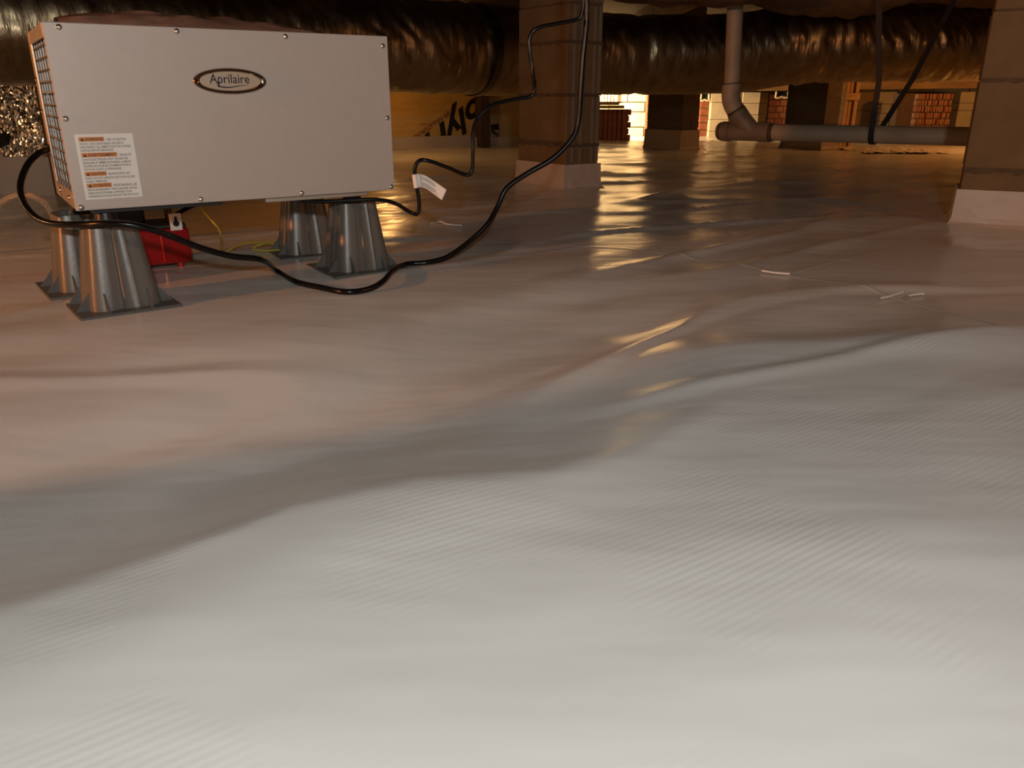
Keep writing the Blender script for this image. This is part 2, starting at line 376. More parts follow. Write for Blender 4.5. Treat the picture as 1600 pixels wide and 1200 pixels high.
# wooden sill beam under the far joists
beam = MB().box(0, 5.6, 0, .14, 0, .13).build('sill_beam', M_WOODX, None, bevel=.004)
beam.location = (1.5, 8.98, .475); beam.rotation_euler = (0, R(-.6), R(-4)); tag(beam, 'long tan wooden beam under the ceiling across the far end', 'beam')

# joists under the subfloor
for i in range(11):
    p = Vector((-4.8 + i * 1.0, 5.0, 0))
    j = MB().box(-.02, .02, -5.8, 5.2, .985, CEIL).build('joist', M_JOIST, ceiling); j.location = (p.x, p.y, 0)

# ------------------------------------------------------------------ block piers
def ragged(w, th, h_, m, name, parent, loc, rz, seed, low=.02):
    """smeared joint: strip with an uneven lower edge"""
    n = 26; P = [(w * i / n, h_) for i in range(n + 1)][::-1]
    Q = [(w * i / n, low * (noise.noise((i * .55, seed, 0)) + .6 * noise.noise((i * 1.7, seed, 4)))) for i in range(n + 1)]
    o = MB().prism(Q + P, th).build(name, m, parent); o.location = loc; o.rotation_euler = (0, 0, rz); return o
def pier(corner, rz, wl_, wr_, joints, m, wrap_h, label, group=None, ribs=False, mats=None, wrap=True, top=CEIL, split=False):
    """pier with its near corner at `corner`; the wide face runs back-left (local +y), the narrow one back-right (local +x)"""
    t = empty('block_pier', corner, rz); tag(t, label, 'pier', group)
    MB().box(.005, wr_ - .005, .005, wl_ - .005, 0, top).build('mortar_or_backing_core', M_MORTAR, t)
    zs = list(joints) + [top]
    for k in range(len(zs) - 1):
        hh = zs[k + 1] - zs[k] - .004
        jx, jy = random.uniform(-.003, .003), random.uniform(-.003, .003)
        mm = mats[k] if mats else m
        if split and k % 2:
            piece('block', t, wr_ * .47, wl_, hh, mm, (jx, jy, zs[k] + .002)); piece('block', t, wr_ * .47, wl_, hh, mm, (wr_ * .53 + jx, jy, zs[k] + .002))
        else:
            piece('block', t, wr_, wl_, hh, mm, (jx, jy, zs[k] + .002))
    if wrap:
        w = MB(); a = .010; e = .014
        P = []
        for z, o_ in ((wrap_h, 0), (wrap_h * .5, .001), (.03, .003), (.012, .008), (-.004, .024)):
            x0, x1, y0, y1 = -a - o_, wr_ + a + o_, -a - o_, wl_ + a + o_
            ring = []
            for (ax, ay), (bx_, by_) in (((x0, y0), (x1, y0)), ((x1, y0), (x1, y1)), ((x1, y1), (x0, y1)), ((x0, y1), (x0, y0))):
                for q in range(10):
                    f = q / 10; nn = .003 * noise.noise((ax * 9 + f * 5, ay * 9 + z * 20, 3)); ring.append(Vector((ax + (bx_ - ax) * f + nn, ay + (by_ - ay) * f + nn, z)))
            ring.append(ring[0].copy()); P.append(ring)
        w.grid(P); x0, x1, y0, y1 = -a, wr_ + a, -a, wl_ + a
        w.add([(x0, y0, wrap_h), (x1, y0, wrap_h), (x1, y1, wrap_h), (x0, y1, wrap_h)], [(0, 1, 2, 3)])
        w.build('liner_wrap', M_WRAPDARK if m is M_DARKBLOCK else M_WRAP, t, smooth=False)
    return t
big = pier((.257, 3.967, 0), YAW, .40, .205, (0, .209, .438, .67, .835), M_BLOCK, .122, 'block pier behind the hanging black cords, white liner around its foot')
for z_, sd_ in ((.205, 1), (.434, 5), (.665, 9)):
    ragged(.40, .006, .014 if z_ > .3 else .022, M_MORTAR, 'smeared_joint', big, (-.004, .40, z_), R(-90), sd_, .012 if z_ > .3 else .03)
    ragged(.205, .006, .014, M_MORTAR, 'smeared_joint', big, (0, -.004, z_), 0, sd_ + 2, .012)
# ribs of the split-face end of the big pier
for k, (z0, z1) in enumerate(((.128, .200), (.214, .430), (.444, .662), (.676, .828), (.842, 1.16))):
    for x in (.030, .078, .150, .182):
        MB().box(0, .018, -.004, 0, 0, z1 - z0).build('rib', M_RIB, big, bevel=.0025, loc=(x, -.0005, z0))
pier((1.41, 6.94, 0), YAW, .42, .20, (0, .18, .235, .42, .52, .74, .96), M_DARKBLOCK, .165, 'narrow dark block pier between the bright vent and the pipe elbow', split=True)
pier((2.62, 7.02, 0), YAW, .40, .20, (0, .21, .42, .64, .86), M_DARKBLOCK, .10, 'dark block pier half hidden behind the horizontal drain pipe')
rp = pier((1.589, 2.88, 0), R(-27), .21, .42, (0, .195, .485, .70, .92), M_BLOCK, .125, 'large tan block pier cut off by the right edge of the picture')
ragged(.42, .006, .016, M_MORTAR, 'smeared_joint', rp, (0, -.006, .183), 0, 3, .014); ragged(.42, .006, .014, M_MORTAR, 'smeared_joint', rp, (0, -.005, .478), 0, 8, .006)
# lit far piers
def far_pier(u0, u1, Y, d, joints, m, label, top=.475, wrap=False):
    a, b = at(u0, 200, Y), at(u1, 200, Y)
    return pier((a.x, Y, 0), 0, d, b.x - a.x, joints, m, .05, label, wrap=wrap, top=top)
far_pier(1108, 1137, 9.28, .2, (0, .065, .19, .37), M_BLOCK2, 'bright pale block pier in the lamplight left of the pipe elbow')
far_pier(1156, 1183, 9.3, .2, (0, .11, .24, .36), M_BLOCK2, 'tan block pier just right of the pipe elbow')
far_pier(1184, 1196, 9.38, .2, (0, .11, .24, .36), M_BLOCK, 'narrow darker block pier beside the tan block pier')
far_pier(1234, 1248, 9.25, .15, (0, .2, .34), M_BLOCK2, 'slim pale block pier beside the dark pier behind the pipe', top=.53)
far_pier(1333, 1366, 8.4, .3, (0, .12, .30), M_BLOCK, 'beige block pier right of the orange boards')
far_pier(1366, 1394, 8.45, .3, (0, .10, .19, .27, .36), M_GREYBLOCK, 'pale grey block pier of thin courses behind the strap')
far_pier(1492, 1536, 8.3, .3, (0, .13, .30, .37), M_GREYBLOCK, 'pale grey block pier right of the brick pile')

# orange-lit boards beside the dark pier
ob = empty('stud_pair', at(1310, 231, 7.55) * 1.0); ob.location.z = 0; tag(ob, 'pair of orange-lit pine boards standing beside the dark pier', 'boards')
for k, (x, d) in enumerate(((.0, .0), (.045, .015), (.085, .0))):
    MB().box(0, .034, 0, .09, 0, .62).build('board', M_WOOD, ob, bevel=.003, loc=(x, d, 0))
MB().box(-.01, .125, -.02, .0, .40, .46).build('cleat', M_WOOD, ob, bevel=.004)

# vent grille, timber and bricks in the lamplit bay
def span(u0, u1, v0, v1, Y):
    a = at(u0, v1, Y); b = at(u1, v0, Y); return a.x, b.x, a.z, b.z
x0, x1, z0, z1 = span(926, 966, 139, 161, 9.40)
vg = empty('vent_grille', ((x0 + x1) / 2, 9.45, z0)); tag(vg, 'white barred foundation vent above the timber and bricks', 'vent')
w_, h_ = (x1 - x0) / 2, z1 - z0
MB().box(-w_, w_, .02, .035, 0, h_).build('backing', M_WHITE, vg)
fr = MB(); fr.box(-w_, w_, -.02, .02, 0, .012).box(-w_, w_, -.02, .02, h_ - .012, h_).box(-w_, -w_ + .012, -.02, .02, 0, h_).box(w_ - .012, w_, -.02, .02, 0, h_); fr.build('frame', M_WHITE, vg)
for i in range(8):
    MB().box(-.003, .003, -.012, .0, .012, h_ - .012).build('bar', M_COIL, vg, loc=(-w_ + (i + .7) * 2 * w_ / 8, 0, 0))
MB().box(-w_, w_, -.006, .0, .03, .036).build('rail', M_COIL, vg)

x0, x1, z0, z1 = span(927, 987, 170, 213, 8.62)
bs = empty('brick_stack', ((x0 + x1) / 2, 8.62, 0)); tag(bs, 'stack of dark red bricks on end with a toothed right edge', 'bricks')
bw = (x1 - x0) / 2; n = 7; cw = (2 * bw - .05) / n; ztop = z1
MB().box(-bw + .005, bw - .03, .02, .085, 0, ztop - .004).build('mortar_or_backing_core', M_MORTAR, bs)  # backing added so lamplight does not leak between the bricks
for i in range(n):
    piece('brick', bs, cw - .006, .09, ztop - .005, M_BRICK, (-bw + i * cw + .003, random.uniform(-.014, .012), 0), bev=.004)
for k in range(5):
    piece('brick', bs, .05 if k % 2 == 0 else .03, .09, ztop / 5 - .006, M_BRICK, (bw - .05, random.uniform(-.006, .006), k * ztop / 5), bev=.004)
for k, (u0, u1, v0, v1) in enumerate(((927, 967, 160, 165.5), (927, 975, 165, 170))):
    a = span(u0, u1, v0, v1, 8.66)
    o = MB().box(a[0], a[1], 0, .12, 0, a[3] - a[2]).build('timber_plank', M_WOOD, None, bevel=.003); o.location = (0, 8.62, ztop + (.035 if k == 0 else .001))
    tag(o, 'upper, shorter tan plank on the dark red brick stack' if k == 0 else 'lower, longer tan plank lying on the dark red brick stack', 'plank', 'planks on the brick stack')
# loose folds of liner in front of the bricks
for k, (v, hh, Y) in enumerate(((213, .035, 8.35), (217, .028, 8.0))):
    a = on(915, v + 1); b = on(1006, v)
    P = []
    for i in range(40):
        t = i / 39; x = a.x + (b.x - a.x) * t; row = []
        for q in range(9):
            an = math.pi * q / 8; e = math.sin(math.pi * min(1, max(0, t * .9 + .1))) ** .5
            rr = hh * e * (1 + .35 * noise.noise((x * 9, q * .7, k * 5)))
            row.append(Vector((x, a.y - math.cos(an) * .06 * (1 + .4 * noise.noise((x * 5, q, 7))), zf(x, a.y) + math.sin(an) * rr - .003)))
        P.append(row)
    o = MB().grid(P).build('liner_fold', M_WRAP, floor, smooth=True)
def brick_column(name, u0, u1, v0, v1, Y, nb, label, rows_per=1, m=M_BRICK, d=.1):
    x0, x1, z0, z1 = span(u0, u1, v0, v1, Y)
    t = empty(name, ((x0 + x1) / 2, Y, 0)); tag(t, label, 'bricks')
    w = x1 - x0; zz = 0.0; hb = z1 / nb
    MB().box(-w / 2 + .008, w / 2 - .008, .01, d - .005, 0, z1).build('mortar_or_backing_core', M_MORTAR, t)
    for k in range(nb):
        off = (k % 2) * .5; cnt = rows_per
        cuts = [0] + [(i + (off if i else 0)) / cnt for i in range(1 if not off else 0, cnt)] + [1] if cnt > 1 else [0, 1]
        cuts = sorted(set(min(1, max(0, c)) for c in cuts))
        for c0, c1 in zip(cuts, cuts[1:]):
            if c1 - c0 < .02: continue
            piece('brick', t, (c1 - c0) * w - .007, d, hb - .008, m, (-w / 2 + c0 * w + .0035, random.uniform(-.003, .003), k * hb + .004), bev=.003)
    return t
brick_column('brick_column', 1008, 1030, 141, 205, 9.25, 6, 'orange-lit brick column left of the narrow dark pier', 1)
brick_column('brick_column', 1091, 1109, 158, 214, 9.36, 5, 'brick infill under the small dark vent left of the bright pier', 1)
brick_column('brick_column', 1196, 1238, 146, 214, 9.36, 7, 'dull red brick infill under the wider dark vent', 3)
# broken-out vents with foam rims
def vent_hole(u0, u1, v0, v1, Y, label):
    x0, x1, z0, z1 = span(u0, u1, v0, v1, Y); w, hh = x1 - x0, z1 - z0
    t = empty('foundation_vent', (x0, Y, z0)); tag(t, label, 'vent')
    MB().box(0, w, .0, .05, 0, hh).build('opening', M_DARK, t)
    pts = [(0, hh), (0, hh * .5), (.0, 0), (w * .25, -.004), (w * .5, .006), (w * .75, -.003), (w, .004), (w, hh * .5), (w, hh)]
    MB().tube(spline([(x, -.006, z) for x, z in pts], 4), .011, 7).build('foam_rim', M_FOAMWHITE, t, smooth=True)
vent_hole(1095, 1108, 145, 156.5, 9.30, 'small dark vent opening left of the bright block pier')
vent_hole(1212, 1232, 143, 152, 9.30, 'wider dark vent opening with a white foam rim')
# pile of bricks on edge
x0, x1, z0, z1 = span(1424, 1490, 145.5, 212, 8.1)
bp = empty('brick_pile', ((x0 + x1) / 2, 8.1, 0)); tag(bp, 'pile of dusty bricks set on edge in rows behind the strap', 'bricks')
rows, cols = 8, 13; rh = z1 / rows; cw = (x1 - x0) / cols
for k in range(rows):
    for i in range(cols):
        piece('brick', bp, cw - .004, .10, rh - .006, M_BRICK2 if (i * 7 + k * 3) % 5 else M_BRICK, (x0 - bp.location.x + i * cw + (k % 2) * .01, random.uniform(-.012, .012), k * rh), bev=.003)
dk = at(1400, 200, 8.0); o = MB().box(-.075, .075, 0, .12, 0, .46).build('timber_post', M_DARKWOOD, None, bevel=.004); o.location = (dk.x + .06, 8.0, 0)
tag(o, 'dark timber post left of the dusty brick pile', 'post')

# ------------------------------------------------------------------ flexible duct
def duct(points, rad, seed):
    P = spline(points, 60); L = [0.0]
    for a, b in zip(P, P[1:]): L.append(L[-1] + (b - a).length)
    n = 110; vs = []
    for i, p in enumerate(P):
        t = (P[min(i + 1, len(P) - 1)] - P[max(i - 1, 0)]).normalized(); side = Vector((t.y, -t.x, 0)).normalized(); up = side.cross(t)
        for k in range(n):
            a = 2 * math.pi * k / n; s = L[i]
            sl = s + .10 * math.sin(a) + .04 * noise.noise((s * 3, a, seed))
            w = noise.noise((sl * 11, math.cos(a) * 1.1, math.sin(a) * 1.1 + seed))
            dent = noise.noise((s * 2.2, math.cos(a) * 1.4 + 9, math.sin(a) * 1.4 + seed))
            fine = noise.noise((sl * 38, math.cos(a) * 2.0, math.sin(a) * 2.0 + seed))
            env = .35 + .65 * ss((noise.noise((s * 1.9, seed, .5)) + .35) * 1.6)
            ring = -.010 * math.exp(-((s % 1.15 - .55) / .03) ** 2)
            rr = rad * (1 + .05 * dent) + env * (.016 * (abs(w) * 1.4 - .3) + .0028 * fine) + ring
            vs.append(p + (side * math.cos(a) + up * math.sin(a)) * rr)
    m = len(P); fs = [(i * n + k, i * n + (k + 1) % n, (i + 1) * n + (k + 1) % n, (i + 1) * n + k) for i in range(m - 1) for k in range(n)]
    return MB().add(vs, fs), P
DP = [(-3.6, 2.42, .71), (-2.06, 3.40, .70), (-1.25, 3.93, .68), (-.52, 4.42, .672), (.05, 4.86, .668), (.62, 5.12, .668), (1.30, 5.24, .676), (1.80, 5.27, .735), (2.4, 5.29, .742), (3.0, 5.30, .745), (4.6, 5.3, .745)]
db, dpath = duct(DP, .225, 4.0)
duct_o = empty('flexible_duct', (0.05, 4.86, .44)); tag(duct_o, 'large flexible duct in crinkled metallic film running across under the joists', 'duct')
o = db.build('sleeve', M_DUCT, duct_o, smooth=True); o.location = -Vector(duct_o.location)
def strap_ring(idx, w):
    p = dpath[idx]; t = (dpath[idx + 1] - dpath[idx - 1]).normalized(); side = Vector((t.y, -t.x, 0)).normalized(); up = side.cross(t); P = []
    for a in range(49):
        an = 2 * math.pi * a / 48; d = side * math.cos(an) + up * math.sin(an)
        P.append([p + t * (-w) + d * .236 - Vector(duct_o.location), p + t * w + d * .236 - Vector(duct_o.location)])
    MB().grid(P).build('strap', M_TAPEFOIL, duct_o)
strap_ring(min(range(3, len(dpath) - 3), key=lambda i: abs(800 + 1319 * dpath[i].x / dpath[i].y - 742)), .022)

# insulation batts sagging between the joists
def batt(x0, x1, y0, y1, zt, sag, label, seed, m=M_BATT):
    nx, ny = 44, 26; P = []
    for i in range(nx + 1):
        row = []
        for k in range(ny + 1):
            a, b = i / nx, k / ny; x = x0 + (x1 - x0) * a; y = y0 + (y1 - y0) * b
            prof = (math.sin(math.pi * a) ** .35) * (math.sin(math.pi * b) ** .5)
            z = zt - sag * prof + .035 * prof * (noise.noise((x * 4, y * 4, seed)) + .5 * noise.noise((x * 11, y * 11, seed)))
            row.append(Vector((x, y, z)))
        P.append(row)
    m_ = MB().grid(P); m_.box(x0, x1, y0, y1, zt, CEIL - .005)
    o = m_.build('insulation_batt', m, None, smooth=True); tag(o, label, 'insulation', 'insulation batts sagging from the ceiling'); return o
batt(.47, 1.30, 4.12, 4.62, .935, .085, 'brown insulation batt sagging between the cord pier and the vertical pipe', 1)
batt(1.36, 2.15, 4.60, 5.02, .935, .085, 'reddish brown insulation batt sagging just right of the vertical pipe', 5)
batt(2.2, 3.2, 4.62, 5.04, .945, .035, 'insulation batt with an orange-lit edge near the right pier', 9)
batt(-1.6, -.3, 5.3, 6.4, .985, .06, 'insulation batt in shadow above the duct left of the cord pier', 12)

# ------------------------------------------------------------------ drain pipe
PV = empty('drain_pipe', (at(1150, 207, 4.72))); tag(PV, 'dusty plastic drain pipe with an elbow dropping into a long horizontal run', 'pipe')
pl = Vector(PV.location)
def ptube(name, pts, r, m, parent=PV, n=24):
    o = MB().tube([Vector(p) - pl for p in pts], r, n).build(name, m, parent, smooth=True); return o
JY = 4.72; rP = .044
wy = at(1168, 206, 4.70); he = at(1540, 214, 3.93); dirh = (he - wy).normalized()
ptube('horizontal_run', [wy + dirh * .12, wy + (he - wy) * .5, he + dirh * .9], rP, M_PVC)
ptube('fitting_hub', [wy - dirh * .145, wy + dirh * .13], rP * 1.13, M_PVCGREY)
ptube('hub_collar', [wy - dirh * .15, wy - dirh * .10], rP * 1.24, M_PVCGREY)
ptube('hub_collar', [wy + dirh * .075, wy + dirh * .135], rP * 1.24, M_PVCGREY)
ptube('primer_ring', [wy + dirh * .13, wy + dirh * .155], rP * 1.1, M_PRIMER)
ptube('primer_ring', [wy - dirh * .165, wy - dirh * .15], rP * 1.14, M_PRIMER)
cp = wy - dirh * .15; ptube('cleanout_cap', [cp, cp - dirh * .02, cp - dirh * .03, cp - dirh * .033], [rP * 1.12, rP * 1.1, rP * .9, rP * .3], M_PVCGREY)
e0 = at(1143, 130, JY); e1 = at(1142, 152, JY); e2 = at(1149, 172, JY - .005); br = wy + dirh * .03
ptube('branch', [at(1157, 183, JY - .01), br], rP * 1.12, M_PVCGREY)
ptube('branch_collar', [at(1150, 174, JY - .005), at(1158, 186, JY - .01)], rP * 1.24, M_PVCGREY)
ptube('primer_ring', [at(1148, 170, JY - .005), at(1150.5, 174.5, JY - .005)], rP * 1.15, M_PRIMER)
ptube('elbow', spline([e0, e1, at(1144.5, 163, JY), e2], 8), rP * 1.14, M_PVC)
ptube('riser', [at(1143.5, 134, JY), at(1149, 0, JY), at(1153.5, -120, JY)], rP * .98, M_PVC)
ptube('primer_ring', [at(1143, 131.5, JY), at(1143, 129.5, JY)], rP * 1.16, M_PRIMER)

# pipe strap: down from the joist, under the pipe and back up on the slant
k_ = (1371 - 1168) / (1540 - 1168)
# find where the pipe passes picture column 1373
best = min((abs(800 + 1319 * (wy + dirh * s).x / (wy + dirh * s).y - 1374), s) for s in np.linspace(0, 1.6, 400))[1]
pc = wy + dirh * best; side = Vector((dirh.y, -dirh.x, 0)); side = side if side.y < 0 else -side
rS = rP + .004; pts = [at(1374, -90, pc.y + side.y * rS), pc + side * rS + Vector((0, 0, .25)), pc + side * rS + Vector((0, 0, .02))]
path = [(pts[0]), pts[1], pts[2]] + [pc + side * rS * math.cos(a) - Vector((0, 0, 1)) * rS * math.sin(a) for a in np.linspace(.0, math.pi, 9)]
b2 = pc - side * rS
path += [b2 + Vector((.012, 0, .02)), at(1425, 125, b2.y + .03), at(1492, -2, b2.y + .12), at(1530, -75, b2.y + .15)]
wS = .014
P = []
for i, p in enumerate(path):
    t = (path[min(i + 1, len(path) - 1)] - path[max(i - 1, 0)]).normalized()
    lat = Vector((dirh.x, dirh.y, 0)).normalized(); lat = (lat - t * lat.dot(t)).normalized()
    nn = t.cross(lat) * .0015
    P.append([p - lat * wS - nn, p + lat * wS - nn, p + lat * wS + nn, p - lat * wS + nn, p - lat * wS - nn])
st = MB().grid(P).build('hanger_strap', M_STRAP, None); tag(st, 'black perforated strap looped under the horizontal drain pipe', 'strap')
sh = MB()
for i in range(5):
    q = at(1374 - i * .4, 166 + i * 6.2, pc.y + side.y * rS) + side * .002
    sh.tube([q, q + side * .0015], .0028, 8)
sh.build('strap_hole', M_FOAMWHITE, st)

# ------------------------------------------------------------------ riser stands under the dehumidifier
LEG_H = .178
def make_stand(label):
    t = empty('riser_stand'); tag(t, label, 'stand', 'plastic risers under the dehumidifier')
    n = 72; rings = []
    def sq(a, h2, ex_=5.0):
        c, s = math.cos(a), math.sin(a); return h2 / (abs(c) ** ex_ + abs(s) ** ex_) ** (1 / ex_)
    for z, hw in ((.006, .0745), (.03, .072), (.09, .0635), (.150, .055), (LEG_H - .004, .0518), (LEG_H, .0513)):
        row = []
        for k in range(n):
            a = 2 * math.pi * k / n; r = sq(a, hw)
            q = (a + math.pi / 4) % (math.pi / 2)          # 0..pi/2 across a face
            f = q / (math.pi / 2)
            if .30 < f < .40: r -= .0045
            if .40 <= f < .47: r += .0022
            if .66 < f < .70: r += .0030
            row.append(Vector((r * math.cos(a), r * math.sin(a), z)))
        row.append(row[0].copy()); rings.append(row)
    b = MB().grid(rings)
    inner = [[Vector((p.x * .82, p.y * .82, z)) for p in rings[-1]] for z in (LEG_H, LEG_H - .012)]
    b.grid([rings[-1], inner[0], inner[1]]); b.add([p for p in inner[1][:-1]], [tuple(range(n))])
    b.build('shell', M_PLASTIC, t, smooth=True)
    MB().box(-.103, .103, -.103, .103, 0, .007).build('flange', M_FLANGE, t, bevel=.0015)
    g = MB()
    for s in range(4):
        for o_ in (-.046, .04):
            M_ = Matrix.Rotation(s * math.pi / 2, 4, 'Z') @ Matrix.Translation((0, o_, 0))
            gp = MB().prism([(.066, .007), (.098, .007), (.066, .048)], .004, M_).build('gusset', M_FLANGE, t)
    return t
def set_stand(t, u, v, rz):
    p = on(u, v); t.location = (p.x, p.y, p.z - .002); t.rotation_euler = (0, 0, rz)
stand = make_stand('grey plastic riser stand under the near left corner of the dehumidifier')
stands = [stand]
for lb in ('grey plastic riser stand under the near right corner of the dehumidifier', 'grey riser stand under the far right corner, half hidden behind the near right one', 'riser stand under the far left corner, mostly hidden behind the nearest one'):
    c = copy_tree(stand); c['label'] = lb; stands.append(c)
for t, (u, v, rz) in zip(stands, ((190, 475, R(38)), (557, 418, R(35)), (480, 393, R(30)), (141, 447, R(38)))): set_stand(t, u, v, rz)

# ------------------------------------------------------------------ dehumidifier
UN = empty('dehumidifier', (-.903, 1.671, .21), YAW); tag(UN, 'silver box dehumidifier on four grey riser stands', 'dehumidifier')
PW, PH, PD = .725, .36, .379
MB().box(-.0015, PW + .0015, 0, .010, 0, PH).build('front_panel', M_PANEL, UN, bevel=.0018, seg=2); fp = bpy.data.objects['front_panel']
cb = MB()
y0, y1, z0, z1 = .028, .325, .036, .334                     # opening for the intake grille in the left side
cb.box(0, .004, .010, y0, 0, PH).box(0, .004, y1, PD, 0, PH).box(0, .004, y0, y1, 0, z0).box(0, .004, y0, y1, z1, PH)
cb.box(.004, PW, .010, PD, 0, .004).box(.004, PW, .010, PD, PH - .004, PH).box(.004, PW, PD - .004, PD, .004, PH - .004).box(PW - .004, PW, .010, PD - .004, .004, PH - .004)
cb.build('cabinet', M_CABINET, UN, bevel=.0008)
MB().box(.045, .055, .012, PD - .006, .006, PH - .006).build('inner_baffle', M_DARK, UN)
fn = MB()
for i in range(46): 
    y = y0 + .055 + i * .0055; fn.box(.016, .044, y, y + .0012, .02, PH - .05)
fn.build('coil_fins', M_COIL, UN)
gr = MB()
for i in range(6): 
    y = y0 + .012 + i * (y1 - y0 - .024) / 5; gr.box(.0045, .0075, y - .0009, y + .0009, z0 - .006, z1 + .006)
for i in range(13):
    z = z0 + .010 + i * (z1 - z0 - .02) / 12; gr.box(.002, .0045, y0 - .006, y1 + .006, z - .0012, z + .0012)
gr.build('intake_grille', M_WIRE, UN)
bt = MB(); P = [[Vector((.0085 + .003 * noise.noise((i * .6, k * .6, 3)), y0 + .05 + i * .018, .235 + k * .011 + .006 * math.sin(i))) for k in range(9)] for i in range(12)]
bt.grid(P).build('filter_sheet', M_COIL, UN, smooth=True)
def screw(parent, M_):
    b = MB(); n = 14; pr = ((.0058, 0), (.0058, .0010), (.0050, .0026), (.0032, .0036), (.0012, .0040))
    P = [[M_ @ Vector((r * math.cos(2 * math.pi * k / n), -h2, r * math.sin(2 * math.pi * k / n))) for k in range(n)] + [M_ @ Vector((r, -h2, 0))] for r, h2 in pr]
    b.grid(P); b.add(P[-1][:-1], [tuple(range(n))]); return b.build('screw', M_SCREW, parent, smooth=True)
for x, z in ((.027, .351), (.245, .352), (.476, .350), (.713, .338), (.715, .174), (.717, .008), (.482, .007), (.249, .008), (.009, .007), (.010, .182)):
    screw(fp, Matrix.Translation((x, 0, z)))
for y, z in ((.10, .018), (.26, .020), (.345, .26), (.345, .10), (.345, .19)):
    screw(UN, Matrix.Translation((0, y, z)) @ Matrix.Rotation(R(-90), 4, 'Z'))
# oval badge
bd = empty('badge', (.3435, 0, .2555)); bd.parent = UN
n = 64; P = []
for rx, ry, h2 in ((.0790, .0268, 0), (.0790, .0268, .0025), (.0765, .0250, .0052), (.0700, .0215, .0052), (.0655, .0193, .0022)):
    P.append([Vector((rx * math.cos(2 * math.pi * k / n), -h2, ry * math.sin(2 * math.pi * k / n))) for k in range(n + 1)])
MB().grid(P).build('chrome_rim', M_CHROME, bd, smooth=True)
MB().add([(.069 * math.cos(2 * math.pi * k / n), -.0024, .0208 * math.sin(2 * math.pi * k / n)) for k in range(n)], [tuple(range(n))]).build('badge_face', M_BADGE, bd)
text('lettering', 'Aprilaire', .0265, M_NAVY, bd, Matrix.Translation((-.0445, -.0027, -.0040)) @ Matrix.Rotation(R(90), 4, 'X'), .086, bold=.00025)
sw = []
m_ = 26
top = [(-.0275 + .066 * i / m_, -.0092 - .0026 * math.sin(i / m_ * math.pi * 2 * .95 - .3) * .7 - .0006) for i in range(m_ + 1)]
bot = [(x, z - .0026 * (1 - (i / m_) ** 2) - .0002) for i, (x, z) in enumerate(top)]
MB().prism([(x, z) for x, z in top] + bot[::-1], .0004).build('swoosh', M_NAVY, bd, loc=(0, -.0030, 0))
MB().box(-.0290, -.0262, -.0030, -.0026, -.0120, -.0010).build('letter_tail', M_NAVY, bd)
# warning label
lb = MB().add([(.0195, -.0004, .152), (.129, -.0004, .152), (.130, -.0004, .022), (.0205, -.0004, .0215)], [(0, 1, 2, 3)]).build('warning_label', M_PAPER, UN)
def ltext(body, x, z, size, width=None, m=M_INK): text('lettering', body, size, m, lb, Matrix.Translation((x, -.0012, z)) @ Matrix.Rotation(R(90), 4, 'X'), width, bold=.00007)
def header(word, w, z):
    MB().box(.0265, .0265 + w, -.0008, -.0005, z, z + .0085).build('header_bar', M_ORANGE, lb)
    MB().prism([(.029, z + .0012), (.0365, z + .0012), (.03275, z + .0072)], .0002).build('hazard_triangle', M_NAVY, lb, loc=(0, -.0011, 0))
    ltext(word, .0385, z + .0014, .0080, w - .0145, M_NAVY)
header('WARNING', .047, .1375); ltext('RISK OF ELECTRIC', .078, .1385, .0062, .037)
for i, (s, w) in enumerate((('SHOCK. CAN CAUSE INJURY OR DEATH.', .083), ('DISCONNECT ALL REMOTE ELECTRIC POWER', .095), ('SUPPLIES BEFORE SERVICING.', .062))): ltext(s, .0265, .1310 - i * .0066, .0060, w)
header('AVERTISSEMENT', .067, .1065); ltext('RISQUE DE', .098, .1075, .0062, .022)
for i, (s, w) in enumerate((('CHOCS ÉLECTRIQUES. PEUT CAUSER DES', .086), ('BLESSURES ET MÊME ENTRAÎNER LA MORT.', .092), ("COUPER LES SOURCES D'ALIMENTATION À", .090), ('DISTANCE AVANT LE DÉPANNAGE.', .071))): ltext(s, .0265, .1000 - i * .0066, .0060, w)
header('CAUTION', .041, .0690); ltext('MOVING PARTS, HOT', .071, .0700, .0062, .042)
for i, (s, w) in enumerate((('PARTS. DO NOT OPERATE UNIT WITH ACCESS', .094), ('PANELS REMOVED.', .040))): ltext(s, .0265, .0625 - i * .0066, .0060, w)
header('ATTENTION', .047, .0455); ltext('PIÈCES MOBILES, LES', .077, .0465, .0062, .045)
for i, (s, w) in enumerate((('PIÈCES DEVIENNENT TRÈS CHAUDES. NE PAS', .095), ("FAIRE FONCTIONNER L'APPAREIL SI LES", .083), ("PANNEAUX D'ACCÈS NE SONT PAS EN PLACE.", .096))): ltext(s, .0265, .0392 - i * .0066, .0060, w)
# feet that sit on the risers
def unit_local(p): d = Vector(p) - Vector(UN.location); return Vector((d.dot(EX), d.dot(EY), d.z))
for t in stands:
    q = unit_local(t.location); x = min(PW - .035, max(.035, q.x)); y = min(PD - .04, max(.045, q.y)); zt = t.location.z + LEG_H - .0115 - .21
    MB().tube([(x, y, 0), (x, y, zt * .5), (x, y, zt + .004), (x, y, zt)], [.020, .023, .028, .028], 16).build('foot', M_BLACK, UN, smooth=True)
MB().box(.40, .66, .02, .06, -.012, 0).build('base_rail', M_CABINET, UN, bevel=.001)
MB().box(.03, .30, .02, .06, -.010, 0).build('base_rail', M_BLACK, UN, bevel=.001)
sg = MB().box(-.0, .012, 0, .022, -.014, .014).build('cord_grip', M_BLACK, UN, bevel=.004, loc=(-.012, .345, .105))
